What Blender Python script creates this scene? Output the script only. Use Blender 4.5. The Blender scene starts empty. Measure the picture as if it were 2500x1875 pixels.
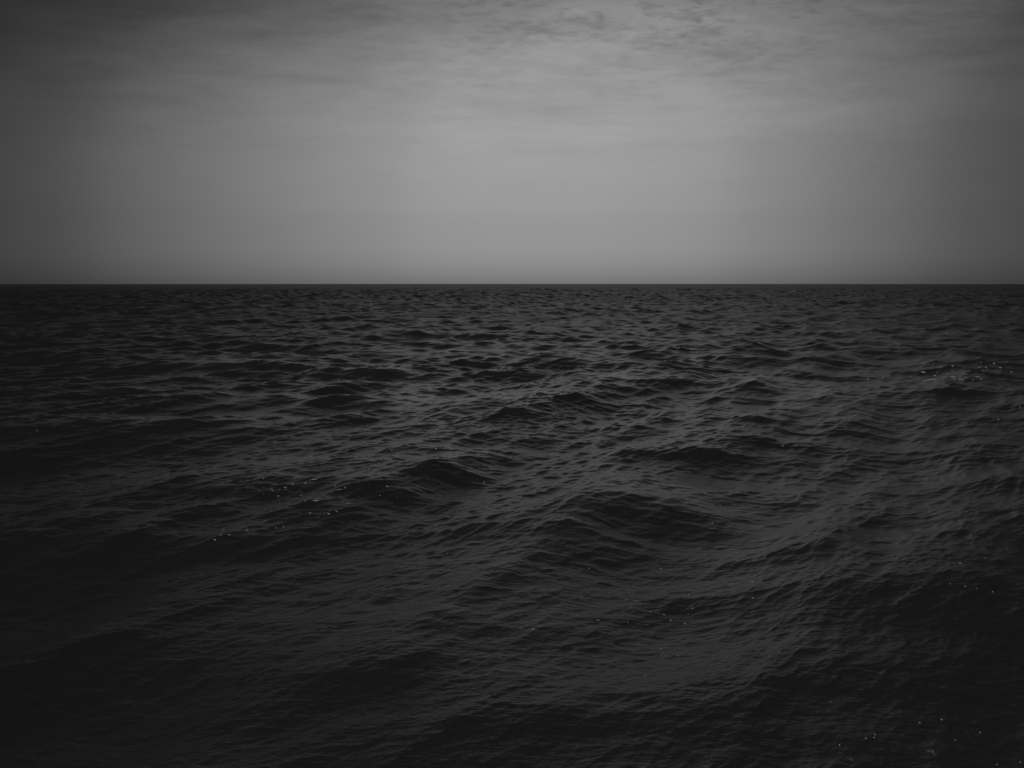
import bpy, math, random
import numpy as np
from mathutils import Vector

R = math.radians
random.seed(7)
SC = bpy.context.scene
COL = SC.collection

# ------------------------------------------------------------------ camera
CAM_H = 7.5
PITCH = 7.32
cam_d = bpy.data.cameras.new("camera")
cam_d.sensor_width = 36.0
cam_d.lens = 27.7
cam_d.clip_start = 0.05
cam_d.clip_end = 40000.0
cam = bpy.data.objects.new("camera", cam_d)
cam.location = (0.0, 0.0, CAM_H)
cam.rotation_euler = (R(90.0 - PITCH), 0.0, 0.0)
COL.objects.link(cam)
SC.camera = cam

# ------------------------------------------------------------------ view
SC.view_settings.view_transform = 'Standard'
SC.view_settings.look = 'None'
SC.view_settings.exposure = 0.0
SC.view_settings.gamma = 1.0
SC.view_settings.use_curve_mapping = False

# ------------------------------------------------------------------ node helper
class NT:
    def __init__(self, tree):
        self.t = tree
        tree.nodes.clear()
    def new(self, kind, **kw):
        n = self.t.nodes.new(kind)
        for k, v in kw.items():
            setattr(n, k, v)
        return n
    def link(self, a, b):
        self.t.links.new(a, b)
    def put(self, sock, v):
        if hasattr(v, 'is_output') or isinstance(v, bpy.types.NodeSocket):
            self.link(v, sock)
        else:
            sock.default_value = v
    def math(self, op, a, b=None, c=None, clamp=False):
        n = self.new('ShaderNodeMath', operation=op)
        n.use_clamp = clamp
        self.put(n.inputs[0], a)
        if b is not None: self.put(n.inputs[1], b)
        if c is not None: self.put(n.inputs[2], c)
        return n.outputs[0]
    def curve(self, x, pts, lo, hi):
        """piecewise-smooth function of x given as (x, y) points, y within 0..1"""
        m = self.new('ShaderNodeMapRange')
        m.inputs['From Min'].default_value = lo
        m.inputs['From Max'].default_value = hi
        self.link(x, m.inputs['Value'])
        f = self.new('ShaderNodeFloatCurve')
        c = f.mapping.curves[0]
        f.mapping.use_clip = False
        q = [((px - lo) / (hi - lo), py) for px, py in pts]
        while len(c.points) < len(q):
            c.points.new(0.5, 0.5)
        for p, (a, b) in zip(c.points, q):
            p.location = (a, b)
            p.handle_type = 'AUTO_CLAMPED'
        f.mapping.update()
        self.link(m.outputs[0], f.inputs['Value'])
        return f.outputs[0]
    def noise(self, vec, scale, detail=4.0, rough=0.5, dist=0.0):
        n = self.new('ShaderNodeTexNoise')
        self.link(vec, n.inputs['Vector'])
        n.inputs['Scale'].default_value = scale
        n.inputs['Detail'].default_value = detail
        n.inputs['Roughness'].default_value = rough
        n.inputs['Distortion'].default_value = dist
        return n.outputs[0]
    def mapping(self, vec, loc=(0,0,0), rot=(0,0,0), scale=(1,1,1)):
        n = self.new('ShaderNodeMapping')
        self.link(vec, n.inputs['Vector'])
        n.inputs['Location'].default_value = loc
        n.inputs['Rotation'].default_value = rot
        n.inputs['Scale'].default_value = scale
        return n.outputs[0]

# ------------------------------------------------------------------ sky (world)
SUN_EL, SUN_AZ = 50.0, 200.0       # azimuth clockwise from the viewing direction (+Y)
world = bpy.data.worlds.new("World")
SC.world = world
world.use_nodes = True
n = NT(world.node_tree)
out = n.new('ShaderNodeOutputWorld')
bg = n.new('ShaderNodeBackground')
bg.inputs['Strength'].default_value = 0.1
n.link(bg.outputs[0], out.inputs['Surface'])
sky = n.new('ShaderNodeTexSky')
sky.sky_type = 'NISHITA'
sky.sun_disc = False
sky.sun_elevation = R(SUN_EL)
sky.sun_rotation = R(SUN_AZ)
sky.air_density = 1.0
sky.dust_density = 1.0
bw = n.new('ShaderNodeRGBToBW')
n.link(sky.outputs[0], bw.inputs[0])
geo = n.new('ShaderNodeNewGeometry')
neg = n.new('ShaderNodeVectorMath', operation='SCALE')
n.link(geo.outputs['Incoming'], neg.inputs[0]); neg.inputs['Scale'].default_value = -1.0
sep = n.new('ShaderNodeSeparateXYZ')
n.link(neg.outputs[0], sep.inputs[0])
dx, dy, dz = sep.outputs
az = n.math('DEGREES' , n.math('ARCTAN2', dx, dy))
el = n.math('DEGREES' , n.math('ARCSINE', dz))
# sky brightness by direction: glow ahead, with a lens vignette put into it
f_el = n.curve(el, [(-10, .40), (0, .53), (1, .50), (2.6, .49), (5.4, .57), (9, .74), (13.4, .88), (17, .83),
                    (19.5, .76), (23, .42), (28, .17), (35, .085), (50, .06), (70, .09), (90, .08)], -10, 90)  # unseen sky above the frame is darkened to dim near-water reflections
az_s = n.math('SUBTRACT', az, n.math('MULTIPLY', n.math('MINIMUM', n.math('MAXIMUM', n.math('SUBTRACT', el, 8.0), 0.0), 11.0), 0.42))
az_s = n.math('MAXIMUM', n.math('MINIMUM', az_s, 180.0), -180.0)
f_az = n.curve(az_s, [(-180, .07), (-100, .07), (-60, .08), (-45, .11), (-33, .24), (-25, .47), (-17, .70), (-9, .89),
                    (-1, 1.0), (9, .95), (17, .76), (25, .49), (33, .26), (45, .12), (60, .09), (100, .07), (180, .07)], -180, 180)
pw = n.math('ADD', 1.0, n.math('MULTIPLY', n.math('MINIMUM', n.math('MAXIMUM', el, 0.0), 50.0), .022))  # sides fall off faster higher up: corner vignette drawn into the sky
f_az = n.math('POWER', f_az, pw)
# cloud structure on a flat layer overhead
den = n.math('ADD', n.math('MAXIMUM', dz, 0.0), 0.05)
px = n.math('DIVIDE', dx, den); py = n.math('DIVIDE', dy, den)
comb = n.new('ShaderNodeCombineXYZ')
n.link(px, comb.inputs[0]); n.link(py, comb.inputs[1])
P = comb.outputs[0]
broad = n.noise(n.mapping(P, (3.1, 0.4, 0), (0, 0, R(12)), (.8, 1.0, 1)), 1.3, 6.0, .6, .2)
fine = n.noise(n.mapping(P, (1.7, 6.2, 0), (0, 0, R(-24)), (1.0, 1.3, 1)), 13.0, 6.0, .62, .15)
mid = n.noise(n.mapping(P, (5.7, 1.2, 0), (0, 0, R(-15)), (1.0, 1.0, 1)), 3.2, 3.0, .5, .1)
wisp = n.noise(n.mapping(P, (9.1, 2.2, 0), (0, 0, R(28)), (.7, 1.2, 1)), 3.6, 8.0, .66, .35)
amt = n.curve(el, [(-10, .0), (2, .0), (6, .06), (10, .28), (14, .7), (19, 1.0), (90, 1.0)], -10, 90)
# rippled altocumulus: a patch ahead and to the right
pa = n.math('SUBTRACT', az, 13.0); pe = n.math('SUBTRACT', el, 22.0)
q = n.math('ADD', n.math('POWER', n.math('DIVIDE', pa, 21.0), 2.0), n.math('POWER', n.math('DIVIDE', pe, 6.0), 2.0))
patch = n.math('POWER', 2.718, n.math('MULTIPLY', q, -1.0))
fine_d = n.math('MAXIMUM', n.math('SUBTRACT', n.math('ADD', n.math('MULTIPLY', fine, .55), n.math('MULTIPLY', mid, .45)), 0.48), 0.0)
cl = n.math('SUBTRACT', 1.0, n.math('MINIMUM', n.math('MULTIPLY', n.math('MULTIPLY', fine_d, patch), 4.8), .5))
t1 = n.math('MULTIPLY', n.math('MULTIPLY', n.math('SUBTRACT', wisp, .5), .78), amt)
t2 = n.math('MULTIPLY', n.math('MULTIPLY', n.math('SUBTRACT', broad, .5), 0.85), amt)
cl = n.math('MULTIPLY', cl, n.math('ADD', 1.0, n.math('ADD', t1, t2)))
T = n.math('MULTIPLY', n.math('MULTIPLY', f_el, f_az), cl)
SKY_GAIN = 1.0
# even out the clear-sky gradient: drawn brightness and clouds scale the Nishita daylight
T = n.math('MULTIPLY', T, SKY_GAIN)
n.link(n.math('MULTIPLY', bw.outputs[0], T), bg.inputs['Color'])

# ------------------------------------------------------------------ sun, behind thick cloud
sun_d = bpy.data.lights.new("sun", 'SUN')
sun_d.energy = 0.7
sun_d.angle = R(25)
sun_d.color = (1, 1, 1)
sun = bpy.data.objects.new("sun", sun_d)
a = R(SUN_AZ); e = R(SUN_EL)
to_sun = Vector((math.sin(a) * math.cos(e), math.cos(a) * math.cos(e), math.sin(e)))
sun.rotation_euler = to_sun.to_track_quat('Z', 'Y').to_euler()
COL.objects.link(sun)

# ------------------------------------------------------------------ wave field
rng = np.random.default_rng(11)
N = 1024
# (shortest wavelength, longest, rms slope, main travel direction in degrees from +X, spread exponent)
BANDS = [
    (60.0, 110.0, .003, 130, 4, 60, .5),
    (28.0, 60.0, .006, 130, 4, 60, .5),
    (15.0, 28.0, .012, 145, 12, 62, .15),
    (7.5, 15.0, .038, 146, 30, 92, .40),
    (3.8, 7.5, .064, 149, 46, 90, .45),
    (1.9, 3.8, .066, 149, 54, 90, .40),
    (0.95, 1.9, .062, 145, 50, 88, .40),
    (0.48, 0.95, .070, 140, 40, 88, .40),
    (0.24, 0.48, .090, 135, 30, 88, .40),
    (0.12, 0.24, .104, 129, 18, 88, .40),
]
class Band:
    def __init__(s, lo, hi, slope, deg, sp, deg2=0, part2=0.0):
        s.lo, s.hi, s.slope = lo, hi, slope
        s.L = lo * 38.0 * (1 + .07 * rng.random())
        s.rot = rng.uniform(0, 2 * math.pi)
        k1 = 2 * math.pi * np.fft.fftfreq(N, s.L / N)
        kx, ky = np.meshgrid(k1, k1, indexing='ij')
        k = np.hypot(kx, ky); k[0, 0] = 1
        th = np.arctan2(ky, kx) - (R(deg) - s.rot)
        klo, khi = 2 * math.pi / hi, 2 * math.pi / lo
        soft = lambda v: 1 / (1 + np.exp(-v))
        w = soft((k - klo) / (klo * .12)) * soft((khi - k) / (khi * .08))
        th2 = np.arctan2(ky, kx) - (R(deg2) - s.rot)
        D = np.abs(np.cos(th / 2)) ** (2 * sp) + part2 * np.abs(np.cos(th2 / 2)) ** (2 * sp)
        A = np.sqrt(w * D) * k ** -2.0
        A[0, 0] = 0; A[k > khi * 1.6] = 0
        z = (rng.normal(size=(N, N)) + 1j * rng.normal(size=(N, N))) * A
        h = np.fft.ifft2(z); 
        sx = np.fft.ifft2(1j * kx * z).real; sy = np.fft.ifft2(1j * ky * z).real
        g = slope / math.sqrt((sx ** 2 + sy ** 2).mean())
        s.h = (h.real * g).astype(np.float32)
        s.dx = (np.fft.ifft2(1j * kx / k * z).real * g).astype(np.float32)
        s.dy = (np.fft.ifft2(1j * ky / k * z).real * g).astype(np.float32)
    def sample(s, x, y, only_h=False):
        c, sn = math.cos(s.rot), math.sin(s.rot)
        u = (c * x + sn * y) * (N / s.L); v = (-sn * x + c * y) * (N / s.L)
        iu = np.floor(u); iv = np.floor(v)
        fu = (u - iu).astype(np.float32); fv = (v - iv).astype(np.float32)
        iu = iu.astype(np.int64) % N; iv = iv.astype(np.int64) % N
        iu1 = (iu + 1) % N; iv1 = (iv + 1) % N
        i00 = iu * N + iv; i10 = iu1 * N + iv; i01 = iu * N + iv1; i11 = iu1 * N + iv1
        w00 = (1 - fu) * (1 - fv); w10 = fu * (1 - fv); w01 = (1 - fu) * fv; w11 = fu * fv
        f = lambda a: (a := a.ravel())[i00] * w00 + a[i10] * w10 + a[i01] * w01 + a[i11] * w11
        h = f(s.h)
        if only_h: return h
        a, b = f(s.dx), f(s.dy)
        return h, c * a - sn * b, sn * a + c * b
BANDS = [Band(*b) for b in BANDS]
GUST = Band(9.0, 40.0, 1.0, 10, 1.5)
GUST.h = (GUST.h / GUST.h.std()).astype(np.float32)
CHOP = 1.05

def spacing(r):
    return np.interp(r, [0, 45, 90, 800, 3000], [.0024, .0024, .0027, .0035, .0055]) * np.maximum(r, .6)

# the biggest crests of the swell, traced on the photograph and laid on the sea plane
F = 2500 * cam_d.lens / 36.0
def sea_xy(u, v, z=0.0):
    """photo pixel -> point on the plane at height z"""
    a, b = (u - 1250) / F, -(v - 937.5) / F
    p = R(PITCH)
    dy, dz = math.cos(p) + b * math.sin(p), -math.sin(p) + b * math.cos(p)
    t = (z - CAM_H) / dz
    return a * t, dy * t
# points, crest height, width of the back (far side), width of the steeper front (near side)
RIDGES = [
    ([(700, 1640), (1000, 1500), (1250, 1385), (1450, 1275), (1540, 1222), (1610, 1205), (1640, 1212)], .38, 2.0, 1.3),
    ([(1590, 1208), (1700, 1230), (1880, 1290), (2060, 1345), (2250, 1400)], .22, 2.2, 1.8),
    ([(330, 1345), (560, 1292), (760, 1242), (960, 1175), (1180, 1105)], .34, 2.4, 1.3),
    ([(60, 1330), (300, 1240), (600, 1165), (850, 1115), (1150, 1080), (1400, 1035)], .15, 2.4, 1.4),
    ([(1180, 1010), (1400, 960), (1600, 915), (1750, 925), (1950, 965)], .42, 3.6, 2.0),
    ([(620, 850), (780, 822), (900, 808), (1000, 824)], .36, 4.5, 3.0),
    ([(380, 905), (540, 880), (720, 905), (900, 915)], .28, 4.0, 2.5),
    ([(-60, 880), (80, 868), (220, 885), (380, 900)], .32, 4.0, 2.5),
    ([(1260, 890), (1370, 872), (1480, 888)], .38, 4.0, 2.5),
    ([(1640, 890), (1760, 868), (1900, 865), (2080, 872)], .38, 4.0, 2.5),
    ([(2160, 985), (2300, 945), (2440, 950), (2560, 970)], .36, 3.4, 2.2),
    ([(1450, 1120), (1600, 1085), (1800, 1010), (2000, 985)], .22, 2.4, 1.6),
    ([(600, 1690), (900, 1640), (1150, 1560), (1400, 1480)], .20, 1.5, .9),
    ([(850, 1790), (1200, 1760), (1500, 1690), (1700, 1610)], .14, 1.2, .8),
    ([(1900, 1530), (2100, 1450), (2300, 1420), (2520, 1460)], .16, 2.0, 1.3),
]
def ridges(x, y):
    Z = np.zeros_like(x)
    for pts, amp, wb, wf in RIDGES:
        wb *= CAM_H / 5; wf *= CAM_H / 5; amp *= CAM_H / 5
        w = np.array([sea_xy(*p) for p in pts])
        seg = np.concatenate([[0], np.cumsum(np.linalg.norm(np.diff(w, axis=0), axis=1))])
        n_ = max(6, int(seg[-1] / (.8 * wf)))
        tt = np.linspace(0, seg[-1], n_)
        c = np.stack([np.interp(tt, seg, w[:, 0]), np.interp(tt, seg, w[:, 1])], -1)
        for _ in range(3):
            c[1:-1] = (c[:-2] + c[1:-1] * 2 + c[2:]) / 4
        step = seg[-1] / (n_ - 1)
        tang = np.gradient(c, axis=0); tang /= np.linalg.norm(tang, axis=1)[:, None]
        sig = step * 1.15
        norm = step / (sig * math.sqrt(math.pi))
        rad_ = 2.6 * max(wb, sig)
        for k in range(n_):
            m = (np.abs(x - c[k, 0]) < rad_) & (np.abs(y - c[k, 1]) < rad_)
            if not m.any(): continue
            rx, ry = x[m] - c[k, 0], y[m] - c[k, 1]
            u = rx * tang[k, 0] + ry * tang[k, 1]
            v = -rx * tang[k, 1] + ry * tang[k, 0]
            if tang[k, 0] < 0: v = -v
            wv = np.where(v > 0, wb, wf)
            e = .45 + .55 * math.sin(math.pi * (k + .5) / n_)
            Z[m] += amp * e * norm * np.exp(-(u / sig) ** 2 - (np.sqrt(v * v + .02) / wv) ** 1.5)
    return Z

TOTAL = sum(b.slope ** 2 for b in BANDS)
def resolve(r):
    """which bands the mesh can carry at distance r, how they are scaled, and the slope left to the surface roughness"""
    sp = spacing(r)
    fs = [np.clip((b.lo / sp - 1.1) / 1.4, 0, 1) for b in BANDS]
    want = TOTAL * (1 + .45 * np.clip(r / 100, 0, 1) + .7 * np.clip((r - 100) / 300, 0, 1))
    kept = sum((f * b.slope) ** 2 for f, b in zip(fs, BANDS))
    boost = np.clip(np.sqrt(want / np.maximum(kept, 1e-6)), 1, 1 + .45 * np.clip(r / 80, 0, 1) + 2.0 * np.clip((r - 170) / 600, 0, 1))
    lost = np.maximum(want * .5 - kept * boost ** 2, 0) + .0006 + .010 * np.clip((r - 30) / 90, 0, 1)
    return fs, boost, lost
def displace(x, y):
    """rest position -> displaced x, y, z"""
    r = np.hypot(x, y)
    gust = np.clip(1 + .13 * GUST.sample(x, y, True), .6, 1.4)
    fs, boost, _ = resolve(r)
    lee = .78 + .22 * np.clip((r - 9) / 26, 0, 1)       # calmer ripples in the lee of the boat
    X = x.copy(); Y = y.copy(); Z = np.zeros_like(x)
    for b, f in zip(BANDS, fs):
        m = f > 0
        if not m.any(): continue
        h, dx, dy = b.sample(x[m], y[m])
        wgt = f[m] * (gust[m] * lee[m] if b.hi < 2 else 1) * (boost[m] * (1.25 if b.lo >= 3.5 else 1) if b.lo < 20 else boost[m])
        Z[m] += h * wgt; X[m] += CHOP * dx * wgt; Y[m] += CHOP * dy * wgt
    Z += 1.2 * ridges(x, y)
    Z -= (x * x + y * y) / (2 * 6371000.0 * 1.15)
    return X, Y, Z

# ------------------------------------------------------------------ sea surface
FAN = 43.0
az_f = np.arange(-FAN, FAN, .046)
side = [FAN]
while side[-1] < 180:
    side.append(side[-1] + min(.046 + (side[-1] - FAN) * .05, 1.2))
side = np.array(side[:-1])
side = side[side < 179.5]
az_all = np.concatenate([-side[::-1], az_f[1:], side])
rad = [0.25]
while rad[-1] < 15000:
    rr = rad[-1]
    rad.append(rr + (float(spacing(np.array(rr))) if rr > 3.0 else .12))
rad = np.array(rad)
nr, na = len(rad), len(az_all)
A_, R_ = np.meshgrid(np.radians(az_all), rad)
x0 = (np.sin(A_) * R_).ravel(); y0 = (np.cos(A_) * R_).ravel()
X = np.empty_like(x0); Y = np.empty_like(x0); Z = np.empty_like(x0)
CH = 400000
for i in range(0, len(x0), CH):
    X[i:i+CH], Y[i:i+CH], Z[i:i+CH] = displace(x0[i:i+CH], y0[i:i+CH])
co = np.empty((len(x0) + 1, 3), np.float32)
co[:-1, 0] = X; co[:-1, 1] = Y; co[:-1, 2] = Z
co[-1] = (0, 0, 0)
me = bpy.data.meshes.new("sea_water")
ii, jj = np.meshgrid(np.arange(nr - 1), np.arange(na), indexing='ij')
jn = (jj + 1) % na
quads = np.stack([ii * na + jj, ii * na + jn, (ii + 1) * na + jn, (ii + 1) * na + jj], -1).reshape(-1, 4)[:, ::-1]
tj = np.arange(na)
tris = np.stack([np.full(na, len(x0)), tj, (tj + 1) % na], -1)[:, ::-1]
nq, nt = len(quads), len(tris)
me.vertices.add(len(co)); me.vertices.foreach_set("co", co.ravel())
me.loops.add(nq * 4 + nt * 3)
me.loops.foreach_set("vertex_index", np.concatenate([quads.ravel(), tris.ravel()]).astype(np.int32))
me.polygons.add(nq + nt)
me.polygons.foreach_set("loop_start", np.concatenate([np.arange(nq) * 4, nq * 4 + np.arange(nt) * 3]).astype(np.int32))
me.update(calc_edges=True)
me.shade_smooth()
rough = np.sqrt(np.sqrt(1.0 * resolve(np.hypot(x0, y0))[2] + .010 ** 2))
at = me.attributes.new("unresolved", 'FLOAT', 'POINT')
at.data.foreach_set("value", np.append(rough, rough[0]).astype(np.float32))
sea = bpy.data.objects.new("sea", me)
COL.objects.link(sea)
sea["kind"] = "structure"
sea["label"] = "dark choppy open sea reaching to the horizon"

# water material
mat = bpy.data.materials.new("sea_water"); mat.use_nodes = True
n = NT(mat.node_tree)
out = n.new('ShaderNodeOutputMaterial')
pb = n.new('ShaderNodeBsdfPrincipled')
n.link(pb.outputs[0], out.inputs['Surface'])
pb.inputs['Base Color'].default_value = (.038, .038, .038, 1)
pb.inputs['Roughness'].default_value = .10
pb.inputs['IOR'].default_value = 1.25
att = n.new('ShaderNodeAttribute'); att.attribute_name = "unresolved"
n.link(att.outputs['Fac'], pb.inputs['Roughness'])
tc = n.new('ShaderNodeTexCoord')
P = tc.outputs['Object']
n1 = n.noise(n.mapping(P, rot=(0, 0, R(-52)), scale=(.45, 1.5, 1)), 7.0, 4.0, .62, .3)
n2 = n.noise(n.mapping(P, rot=(0, 0, R(-40)), scale=(.5, 1.5, 1)), 1.7, 6.0, .62, .3)
ratt = n.new('ShaderNodeVectorMath', operation='LENGTH'); n.link(P, ratt.inputs[0])
near = n.math('SUBTRACT', 1.0, n.math('DIVIDE', ratt.outputs['Value'], 70.0), clamp=True)
hsum = n.math('ADD', n.math('MULTIPLY', n1, .022), n.math('MULTIPLY', n2, .060))
bp = n.new('ShaderNodeBump')
n.link(near, bp.inputs['Strength'])
bp.inputs['Distance'].default_value = 1.0
n.link(hsum, bp.inputs['Height'])
n.link(bp.outputs[0], pb.inputs['Normal'])
me.materials.append(mat)
print("sea verts", len(co))

# ------------------------------------------------------------------ foam on the water
fm = bpy.data.materials.new("foam"); fm.use_nodes = True
n = NT(fm.node_tree)
out = n.new('ShaderNodeOutputMaterial')
pb = n.new('ShaderNodeBsdfPrincipled')
n.link(pb.outputs[0], out.inputs['Surface'])
tc = n.new('ShaderNodeTexCoord')
v = n.noise(tc.outputs['Object'], 60.0, 3.0, .6)
mr = n.new('ShaderNodeMapRange')
n.link(v, mr.inputs[0]); mr.inputs['To Min'].default_value = .55; mr.inputs['To Max'].default_value = .92
cb = n.new('ShaderNodeCombineColor')
for k in range(3): n.link(mr.outputs[0], cb.inputs[k])
n.link(cb.outputs[0], pb.inputs['Base Color'])
pb.inputs['Roughness'].default_value = .6

film = fm.copy(); film.name = "thin_froth"
for nd in film.node_tree.nodes:
    if nd.type == 'MAP_RANGE':
        nd.inputs['To Min'].default_value = .10; nd.inputs['To Max'].default_value = .34
p_ = R(PITCH)
sel = (Y > 1.5) & (np.abs(X) < Y * 1.1) & (Y < 700)
vx, vy, vz = X[sel], Y[sel], Z[sel] - CAM_H
dep = vy * math.cos(p_) - vz * math.sin(p_)
PU = 1250 + F * vx / dep
PV = 937.5 - F * (vy * math.sin(p_) + vz * math.cos(p_)) / dep
SX, SY, SZ = vx, vy, Z[sel]

def on_water(u, v):
    """sea-surface point seen at a photo pixel, its local tangent plane and the size of a photo pixel there"""
    tol = 2.0
    while True:
        m = (np.abs(PU - u) < tol) & (np.abs(PV - v) < tol)
        if m.sum() >= 3: break
        tol *= 1.4
    i = np.nonzero(m)[0]
    d = np.hypot(SX[i], SY[i])
    j = i[d < d.min() * 1.01 + .02]
    j = j[np.argmin((PU[j] - u) ** 2 + (PV[j] - v) ** 2)]
    c = np.array([SX[j], SY[j], SZ[j]])
    px = math.sqrt(c[0] ** 2 + c[1] ** 2 + (c[2] - CAM_H) ** 2) / F
    rr = max(6 * px, .05)
    near = (np.abs(SX - c[0]) < rr) & (np.abs(SY - c[1]) < rr)
    if near.sum() > 5:
        A = np.stack([SX[near] - c[0], SY[near] - c[1], np.ones(near.sum())], -1)
        g = np.linalg.lstsq(A, SZ[near] - c[2], rcond=None)[0][:2]
    else:
        g = np.zeros(2)
    return c, np.clip(g, -.4, .4), px

def blob(V, Fc, c, g, cx, cy, rx, ry, rot, lift, rnd, segs=11):
    """one irregular low dome of froth"""
    base = len(V)
    ph = [rnd.uniform(0, 6.28) for _ in range(3)]
    thick = min(rx, ry) * .30
    rings = [(1.0, -.25), (.92, .35), (.62, .85)]
    for f, hh in rings:
        for k in range(segs):
            a = 2 * math.pi * k / segs
            rr = f * (1 + .22 * math.sin(2 * a + ph[0]) + .14 * math.sin(3 * a + ph[1]) + .08 * math.sin(5 * a + ph[2]))
            x, y = rx * rr * math.cos(a), ry * rr * math.sin(a)
            x, y = x * math.cos(rot) - y * math.sin(rot) + cx, x * math.sin(rot) + y * math.cos(rot) + cy
            V.append((c[0] + x, c[1] + y, c[2] + g[0] * x + g[1] * y + lift + thick * hh))
    V.append((c[0] + cx, c[1] + cy, c[2] + g[0] * cx + g[1] * cy + lift + thick))
    for q in range(len(rings) - 1):
        for k in range(segs):
            a, b = base + q * segs + k, base + q * segs + (k + 1) % segs
            Fc.append((a, b, b + segs, a + segs))
    top = len(V) - 1
    for k in range(segs):
        Fc.append((base + 2 * segs + k, base + 2 * segs + (k + 1) % segs, top))

def mesh_obj(name, V, Fc, m, parent=None):
    me = bpy.data.meshes.new(name); me.from_pydata(V, [], Fc); me.materials.append(m)
    me.shade_smooth()
    o = bpy.data.objects.new(name, me); COL.objects.link(o)
    if parent: o.parent = parent
    return o

def fleck(V, Fc, u, v, w, rnd):
    c, g, px = on_water(u, v)
    R0 = max(w * px / 2, .012)
    lift = .004 + .05 * R0
    if w < 5:
        blob(V, Fc, c, g, 0, 0, R0, R0 * rnd.uniform(.8, 1.5), rnd.uniform(-.4, .4), lift, rnd)
        return
    nb = 2 + int(w / 4)
    for k in range(nb):
        t = (k + .5) / nb * 2 - 1
        blob(V, Fc, c, g, t * R0 * .75, rnd.uniform(-.5, .5) * R0 * .8, R0 * rnd.uniform(.30, .5), R0 * rnd.uniform(.4, .7),
             rnd.uniform(-.5, .5), lift, rnd)

def crop(x0, y0, s, pts):
    return [(x0 + a / s, y0 + b / s, w) for a, b, w in pts]
FL = crop(500, 1000, 3.687, [(387,637,4),(529,620,4),(600,716,6),(616,729,3),(675,717,3),(722,699,7),(731,723,3),(530,763,2),
 (665,777,4),(787,675,7),(857,728,2),(828,799,6),(905,822,3),(910,661,5),(950,656,3),(1067,596,3),
 (1173,684,4),(1263,707,4),(1224,790,4),(1380,656,2),(1646,692,7),(1580,773,3),(1292,844,10),(1186,912,5),
 (1115,937,5),(1077,953,2),(1024,967,3),(1000,940,2),(947,932,7),(853,942,2),(553,888,2),(596,904,2),(541,1004,4),(707,1050,6),
 (641,1062,3),(385,1085,7),(165,1087,7),(143,1128,6),(218,1130,6),(88,1167,7),(1297,511,4),(1437,516,4),(1501,515,3),(1531,501,4),
 (1504,458,5),(1586,452,4),(1683,372,6),(1733,404,3),(1480,533,5),(1818,605,3),(2083,350,5),(1948,1088,3),(1988,1069,2),
 (2085,1038,5),(2183,1297,3),(439,25,3)])
FL += crop(1300, 1150, 3.687, [(1160,226,2),(1651,296,2),(1688,308,3),(1618,473,5),(1452,319,2),(508,878,4),(1152,884,5),(2038,748,6),
 (1979,1003,6),(1982,1143,6),(1408,1110,5),(1800,1013,4),(446,1130,4),(849,1157,8),(887,1225,4),(1063,1268,4),
 (1183,1295,8),(1241,1345,5),(1438,1238,8),(1372,1374,6),(592,1345,8),(406,1303,7),(855,1361,3),(790,1444,3),(1155,1600,6),
 (5,1425,6),(803,1100,3),(1630,817,2)])
FL += crop(1900, 1650, 3.687, [(1270,426,5),(1472,392,5),(870,533,3),(788,560,3),(550,627,4),(1592,577,3),(1972,798,2),(2175,780,3),
 (1820,512,3),(473,236,3)])
FL += crop(2100, 850, 5.53, [(107,422,5),(305,402,4),(398,375,3),(685,382,4),(852,323,10),(1008,366,5),(962,277,4),
 (1085,248,5),(1046,337,3),(1157,332,3),(1183,343,3),(1251,245,4),(1251,383,10),(1277,421,7),(1337,412,7),(1345,430,6),(1380,420,5),
 (1125,417,6),(1125,391,3),(1420,351,7),(1415,389,7),(1523,427,6),(1590,386,9),(1637,410,4),(1607,259,8),(1695,257,4),(1804,205,5),
 (1898,262,8),(2043,321,4),(1660,300,3),(1633,190,3),(380,25,3),(870,209,3),(2155,800,3)])
FL += crop(1700, 660, 5.53, [(1312,262,6),(1195,397,4),(935,632,4)])
FL += [(2345,1375,8),(2320,1426,3),(2356,1431,4),(2385,1437,3),(2424,1444,4),(2404,1363,4),(1592,1001,3),(1673,1017,3),(1621,1095,3),
 (1910,1088,4),(1944,1089,3),(2438,1025,4),(92,1050,3),(1181,1177,5),(1255,1348,4),(1300,1535,6),(1271,1534,3),(1576,1650,4),
 (1612,1584,4),(1655,1601,4),(1219,1606,3),(1697,693,5),(1185,717,3),(735,733,4)]
rnd = random.Random(5)
V, Fc = [], []
for u, v, w in FL:
    fleck(V, Fc, u, v, w * (.72 if v > 1400 else .9), rnd)
for k in range(26):                       # stray bubbles between the flecks
    u, v, w = FL[rnd.randrange(len(FL))]
    fleck(V, Fc, min(max(u + rnd.gauss(0, 35), 5), 2490), min(max(v + rnd.gauss(0, 9), 720), 1860), 1.6, rnd)
o = mesh_obj("foam_flecks", V, Fc, fm)
o["kind"] = "stuff"; o["label"] = "scattered white specks of foam and bubbles on the dark waves"

def foam_thing(name, label, cat, build, group=None, m=None):
    V, Fc = [], []; build(V, Fc)
    o = mesh_obj(name, V, Fc, m or fm)
    o["label"] = label; o["category"] = cat
    if group: o["group"] = group
    return o

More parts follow.
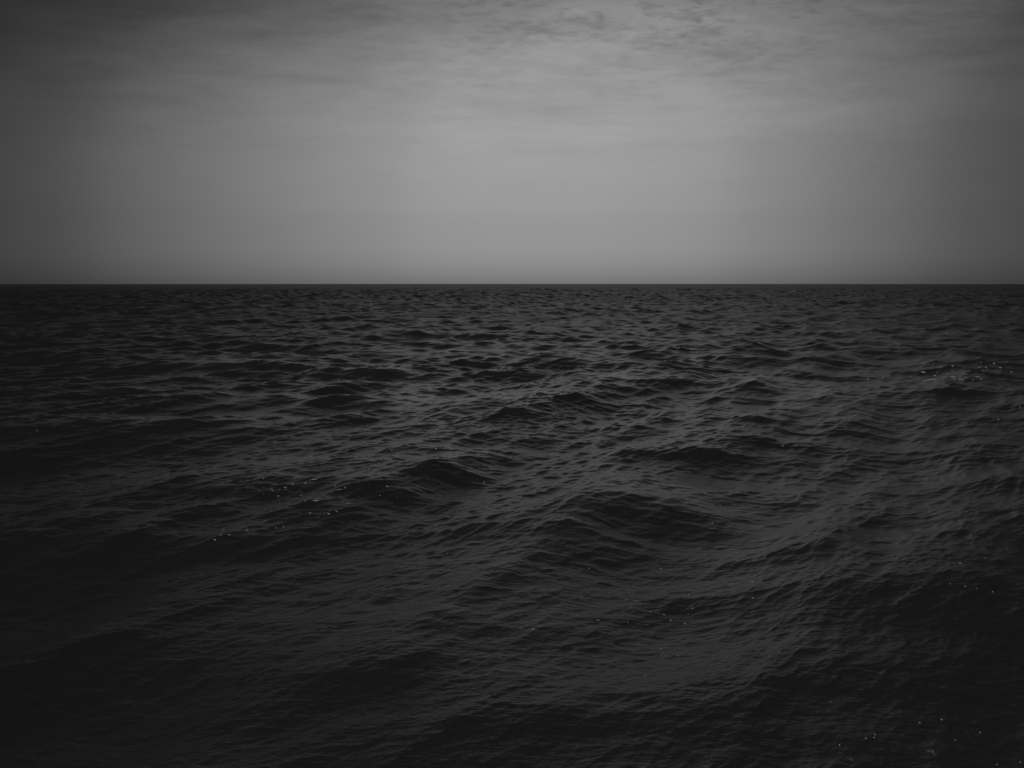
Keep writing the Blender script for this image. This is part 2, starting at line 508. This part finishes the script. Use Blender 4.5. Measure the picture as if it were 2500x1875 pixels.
def streak(u, v, w, slope, r=9):
    """one connected ragged ribbon of froth lying on the water"""
    def f(V, Fc):
        rn = random.Random(r)
        c, g, px = on_water(u, v)
        nb = max(9, int(w))
        P_ = np.array([on_water(u + t * w / 2, v - t * w / 2 * slope)[0] for t in np.linspace(-1, 1, nb)])
        for _ in range(4):
            P_[1:-1] = (P_[:-2] + P_[1:-1] * 2 + P_[2:]) / 4
        for k in range(nb):
            t = k / (nb - 1) * 2 - 1
            q = w * px * .10 * max(.12, (1 - t * t)) * rn.uniform(.6, 1.5)
            for m_ in range(7):
                s_ = m_ / 3 - 1
                V.append((P_[k, 0], P_[k, 1] + s_ * q, P_[k, 2] + g[1] * s_ * q + .25 * q * (1 - s_ * s_) - .02 * q + .004))
        for k in range(nb - 1):
            for m_ in range(6):
                a = k * 7 + m_
                Fc.append((a, a + 7, a + 8, a + 1))
    return f
def lace(u, v, w, h, r):
    """thin open froth: one connected sheet pierced by irregular holes"""
    def f(V, Fc):
        rn = random.Random(r)
        nx, ny = 34, 20
        holes = [(rn.uniform(-1, 1), rn.uniform(-1, 1), rn.uniform(.10, .24)) for _ in range(34)]
        c, g, px = on_water(u, v)
        A0 = np.array(on_water(u - w / 2, v - w * .16)[0]); A1 = np.array(on_water(u + w / 2, v + w * .16)[0])
        ax = A1 - A0
        idx = {}; cells = set()
        for i in range(nx):
            for j in range(ny):
                x, y = (i + .5) / nx * 2 - 1, (j + .5) / ny * 2 - 1
                edge = 1 + .16 * math.sin(5 * math.atan2(y, x) + r) + .1 * math.sin(9 * math.atan2(y, x))
                if math.hypot(x, y) > .9 * edge: continue
                if any(math.hypot(x - a, y - b) < q for a, b, q in holes): continue
                cells.add((i, j))
        comps = []
        left = set(cells)
        while left:
            st = [left.pop()]; comp = set(st)
            while st:
                i, j = st.pop()
                for d in ((1, 0), (-1, 0), (0, 1), (0, -1)):
                    q = (i + d[0], j + d[1])
                    if q in left: left.remove(q); comp.add(q); st.append(q)
            comps.append(comp)
        keep = max(comps, key=len)
        dpt = h * px * 1.6
        def vert(i, j):
            if (i, j) not in idx:
                x, y = i / nx * 2 - 1, j / ny * 2 - 1
                ox, oy = ax[0] * x / 2, ax[1] * x / 2 + dpt * y / 2
                idx[(i, j)] = len(V)
                V.append((c[0] + ox, c[1] + oy, c[2] + g[0] * ox + g[1] * oy + .012 + rn.uniform(0, .006)))
            return idx[(i, j)]
        for i, j in sorted(keep):
            Fc.append((vert(i, j), vert(i + 1, j), vert(i + 1, j + 1), vert(i, j + 1)))
    return f
foam_thing("foam_patch", "wide lacy patch of thin foam floating in the lower right corner", "foam patch", lace(1900 + 1380 / 3.687, 1650 + 687 / 3.687, 30, 15, 3), "lacy foam patches near the bottom edge", film)
foam_thing("foam_patch", "smaller lacy foam patch on near water, left of the wide lacy one", "foam patch", lace(1900 + 655 / 3.687, 1650 + 757 / 3.687, 17, 9, 4), "lacy foam patches near the bottom edge", film)
foam_thing("whitecap", "tiny white breaking crest far off, just below the horizon on the right", "whitecap", streak(1865, 716, 14, -.22))
G = "long foam streaks among the specks on the left"
foam_thing("foam_streak", "thin straight foam streak, uppermost of the long ones left of centre", "foam streak", streak(500 + 984 / 3.687, 1000 + 627 / 3.687, 18, .12, 1), G)
foam_thing("foam_streak", "fat foam streak, lowest of the long ones left of centre", "foam streak", streak(500 + 1000 / 3.687, 1000 + 820 / 3.687, 18, .05, 2), G)
foam_thing("foam_streak", "tapered foam streak, rightmost of the long ones left of centre", "foam streak", streak(500 + 1215 / 3.687, 1000 + 720 / 3.687, 15, .12, 5), G)
foam_thing("foam_streak", "short oval foam streak, leftmost of the long ones left of centre", "foam streak", streak(500 + 867 / 3.687, 1000 + 771 / 3.687, 10, .05, 6), G)
foam_thing("foam_streak", "small slanting foam streak on the dark face of the central wave", "foam streak", streak(1300 + 923 / 3.687, 1150 + 1167 / 3.687, 11, -.2, 7))
foam_thing("foam_streak", "broken bright foam streak among specks near the right edge", "foam streak", streak(2100 + 940 / 5.53, 850 + 425 / 5.53, 38, .2, 8))

# ------------------------------------------------------------------ thin line stretched over the near water
lm = bpy.data.materials.new("line"); lm.use_nodes = True
n = NT(lm.node_tree)
out = n.new('ShaderNodeOutputMaterial'); pb = n.new('ShaderNodeBsdfPrincipled'); n.link(pb.outputs[0], out.inputs['Surface'])
pb.inputs['Base Color'].default_value = (.03, .03, .03, 1); pb.inputs['Roughness'].default_value = .45
pts = [(-420, 1812), (60, 1834), (300, 1842), (560, 1852), (800, 1861), (1000, 1866), (1250, 1880), (1700, 1912)]
P3 = [Vector((*sea_xy(u, v, 1.2), 1.2)) for u, v in pts]
V, Fc = [], []
SEG = 8; rl = .0028
fine_p = []
for a, b in zip(P3[:-1], P3[1:]):
    for k in range(6): fine_p.append(a.lerp(b, k / 6))
fine_p.append(P3[-1])
for k, p in enumerate(fine_p):
    t = (fine_p[min(k + 1, len(fine_p) - 1)] - fine_p[max(k - 1, 0)]).normalized()
    s1 = t.cross(Vector((0, 0, 1))).normalized(); s2 = s1.cross(t)
    for q in range(SEG):
        a = 2 * math.pi * q / SEG
        V.append(tuple(p + (s1 * math.cos(a) + s2 * math.sin(a)) * rl))
for k in range(len(fine_p) - 1):
    for q in range(SEG):
        Fc.append((k * SEG + q, k * SEG + (q + 1) % SEG, (k + 1) * SEG + (q + 1) % SEG, (k + 1) * SEG + q))
o = mesh_obj("fishing_line", V, Fc, lm)
o["label"] = "thin faint line stretched over dark water along the bottom left edge"; o["category"] = "line"
